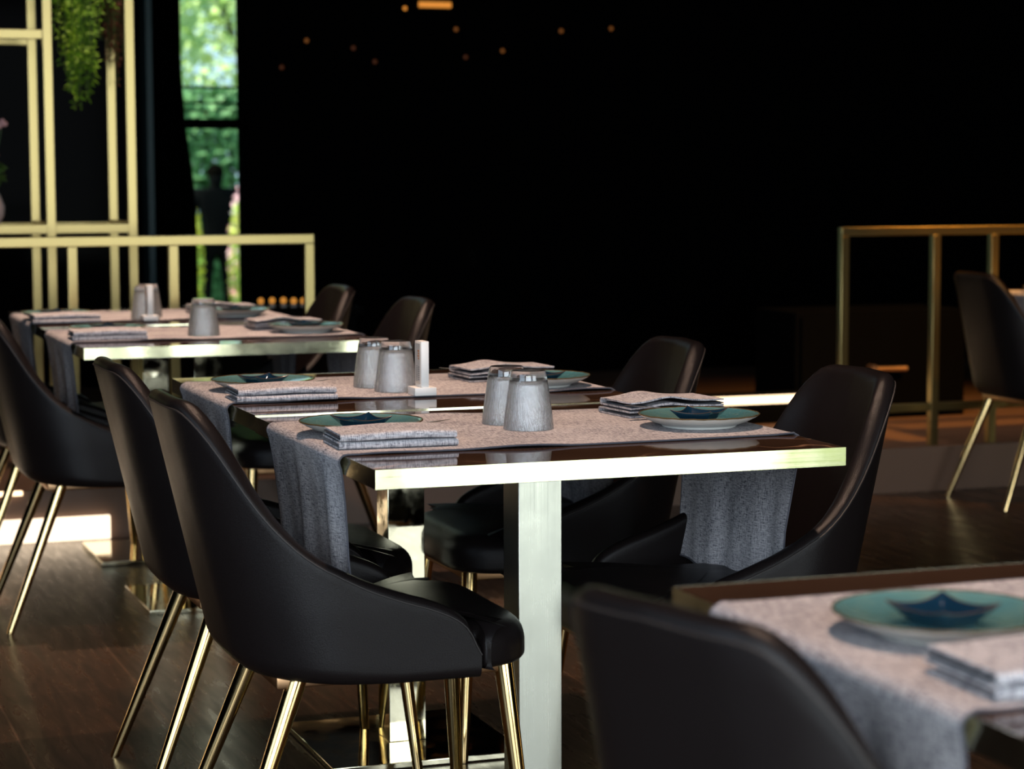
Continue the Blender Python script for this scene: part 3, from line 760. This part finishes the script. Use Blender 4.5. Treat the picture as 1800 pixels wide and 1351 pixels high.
place_chair(.72, 3.70, PI, 'blurred dark chair at the end of the pale railing, the farther of the two', G2)
place_chair(.040, -1.465, .28, 'large out-of-focus black chair back in the foreground, bottom right', G2)
place_chair(3.545, 3.74, 0, 'dim dark chair at the right border in front of the golden railing', G2)

make_runner((0, 0, 0), .175, .675, .264, .262, 'grey linen runner across the sharp middle table, hanging at both ends', 1, .045)
make_runner((0, .8015, .0022), .205, .665, .262, .258, 'grey linen runner across the card stand table', 2)
make_runner((-.045, 2.55, 0), .18, .66, .27, .25, 'blurred grey runner on the nearer of the far left tables', 3)
make_runner((-.045, 3.352, .0015), .18, .66, .27, .25, 'blurred grey runner on the farthest left table by the railing', 4)
make_runner((.037, -1.833, 0), .19, .69, .29, .03, 'out-of-focus grey runner hanging from the near right table', 5)
make_runner((3.58, 3.34, 0), .18, .66, .25, .25, 'pale runner on the cut-off table at the right border', 6)
RT = .7534+.0006
def setting(tx, ty, dz, pl, where, side, rz, nap, knife_off=(.02, .062), kind='napkin', nz=.1, dish_r=0.0, rows=None):
    z = RT+dz
    put('plate', tx+pl[0], ty+pl[1], z, rz, rows[0], 'teal plates with brown rims'); put('dish', tx+pl[0]+dish_r, ty+pl[1], z+.0090, rz+rows[4], rows[1], 'navy four-cornered sauce dishes')
    put(kind, tx+nap[0], ty+nap[1], z, rz+nap[2], rows[2], 'folded grey linen napkins')
    c, s = math.cos(rz+nap[2]), math.sin(rz+nap[2]); kx, ky = nap[3], nap[4]
    k = put('knife', tx+nap[0]+kx*c-ky*s, ty+nap[1]+kx*s+ky*c, z+.013, rz+nap[2]+.05, rows[3], 'steel knives lying beside the napkins'); k.rotation_euler.y = -.11 if knife_off else 0
setting(0, 0, 0, (.104, .447), '', '', 0, (.108, .285, -.05, .022, .078), rows=(
    'teal plate on the left side of the sharp middle table', 'navy sauce dish on the left plate of the sharp middle table',
    'folded grey napkin lying in front of the left plate of the sharp middle table', 'steel knife half hidden behind the front left napkin', .26))
setting(0, 0, 0, (.690, .338), '', '', PI, (.715, .560, .10, .02, .080), kind='napkin_hump', rows=(
    'teal plate at the right end of the sharp middle table, white underside showing', 'navy sauce dish on the right plate of the sharp middle table',
    'humped grey napkin behind the right plate of the sharp middle table', 'steel knife hidden behind the humped right napkin', .75))
setting(0, .8015, .0022, (.120, .445), '', '', 0, (.112, .255, -.03, .022, .078), rows=(
    'teal plate on the left side of the card stand table', 'navy sauce dish on the left plate of the card stand table',
    'folded grey napkin in front of the left plate of the card stand table', 'steel knife behind the napkin at the left of the card stand table', .3))
setting(0, .8015, .0022, (.680, .320), '', '', PI, (.660, .500, .06, .035, -.02), kind='napkin_hump', rows=(
    'teal plate on the right side of the card stand table, behind the tumblers', 'navy sauce dish on the right plate of the card stand table',
    'grey napkin behind the right plate of the card stand table', 'steel knife with its tip out at the left of the rear right napkin', .4))
setting(-.045, 2.55, 0, (.135, .440), '', '', 0, (.105, .270, -.03, .022, .078), rows=(
    'blurred teal plate at the left of the nearer far table', 'blurred navy dish on the left plate of the nearer far table',
    'blurred folded napkin at the left of the nearer far table', 'blurred steel knife behind the left napkin of the nearer far table', .6))
setting(-.045, 2.55, 0, (.672, .325), '', '', PI, (.645, .480, .04, .03, .04), kind='napkin_hump', rows=(
    'blurred pale-rimmed plate at the right of the nearer far table', 'blurred navy dish on the right plate of the nearer far table',
    'blurred napkin behind the right plate of the nearer far table', 'blurred steel knife left of the right napkin on the nearer far table', .6))
setting(-.045, 3.352, .0015, (.090, .330), '', '', 0, (.095, .175, -.03, .022, .078), rows=(
    'blurred teal plate at the left end of the farthest table', 'blurred navy dish on the left plate of the farthest table',
    'blurred folded napkin at the left end of the farthest table', 'blurred steel knife behind the left napkin of the farthest table', .6))
setting(-.045, 3.352, .0015, (.640, .270), '', '', PI, (.625, .43, .04, .03, .04), kind='napkin_hump', rows=(
    'blurred plate at the right of the farthest table, below the railing', 'blurred navy dish on the right plate of the farthest table',
    'blurred napkin behind the right plate of the farthest table', 'blurred steel knife left of the right napkin on the farthest table', .6))
setting(.037, -1.833, 0, (.140, .470), '', '', 0, (.135, .262, -.03, .022, .078), rows=(
    'large out-of-focus turquoise plate in the near right corner', 'blue sauce dish on the out-of-focus plate in the near right corner',
    'out-of-focus folded napkin in front of the near right plate', 'out-of-focus steel knife behind the near right napkin', .26))
put('plate', 3.69, 3.82, RT, 0, 'pale plate edge showing at the right border above the far chair'); put('dish', 3.69, 3.82, RT+.009, .6, 'navy dish on the plate at the right border'); put('napkin', 3.70, 3.62, RT, 0, 'napkin on the cut-off table at the right border')
GG = 'upside-down hammered tumblers'
put('glass', .395, .405, RT, 0, 'upside-down tumbler in front on the sharp middle table', GG)
put('glass', .388, .500, RT, 1, 'upside-down tumbler partly hidden behind the front one', GG)
put('glass', .368, 1.120, RT+.0022, 2, 'upside-down tumbler touching the white card stand', GG)
put('glass', .352, 1.225, RT+.0022, 3, 'upside-down tumbler at the left rear beside the card stand tumbler', GG)
put('glass', .330, 2.845, RT, 4, 'blurred upside-down tumbler on the nearer far table', GG)
put('glass', .300, 3.575, RT+.0015, 5, 'blurred upside-down tumbler left of the far white stand', GG)
put('glass', .325, 3.66, RT+.0015, 6, 'blurred upside-down tumbler just behind the far white stand', GG)
put('stand', .393, 1.022, RT+.0022, 0, 'white upright card stand beside the tumblers on the middle tables')
put('stand', .300, 3.500, RT+.0015, 0, 'blurred white card stand in front of the far tumblers')
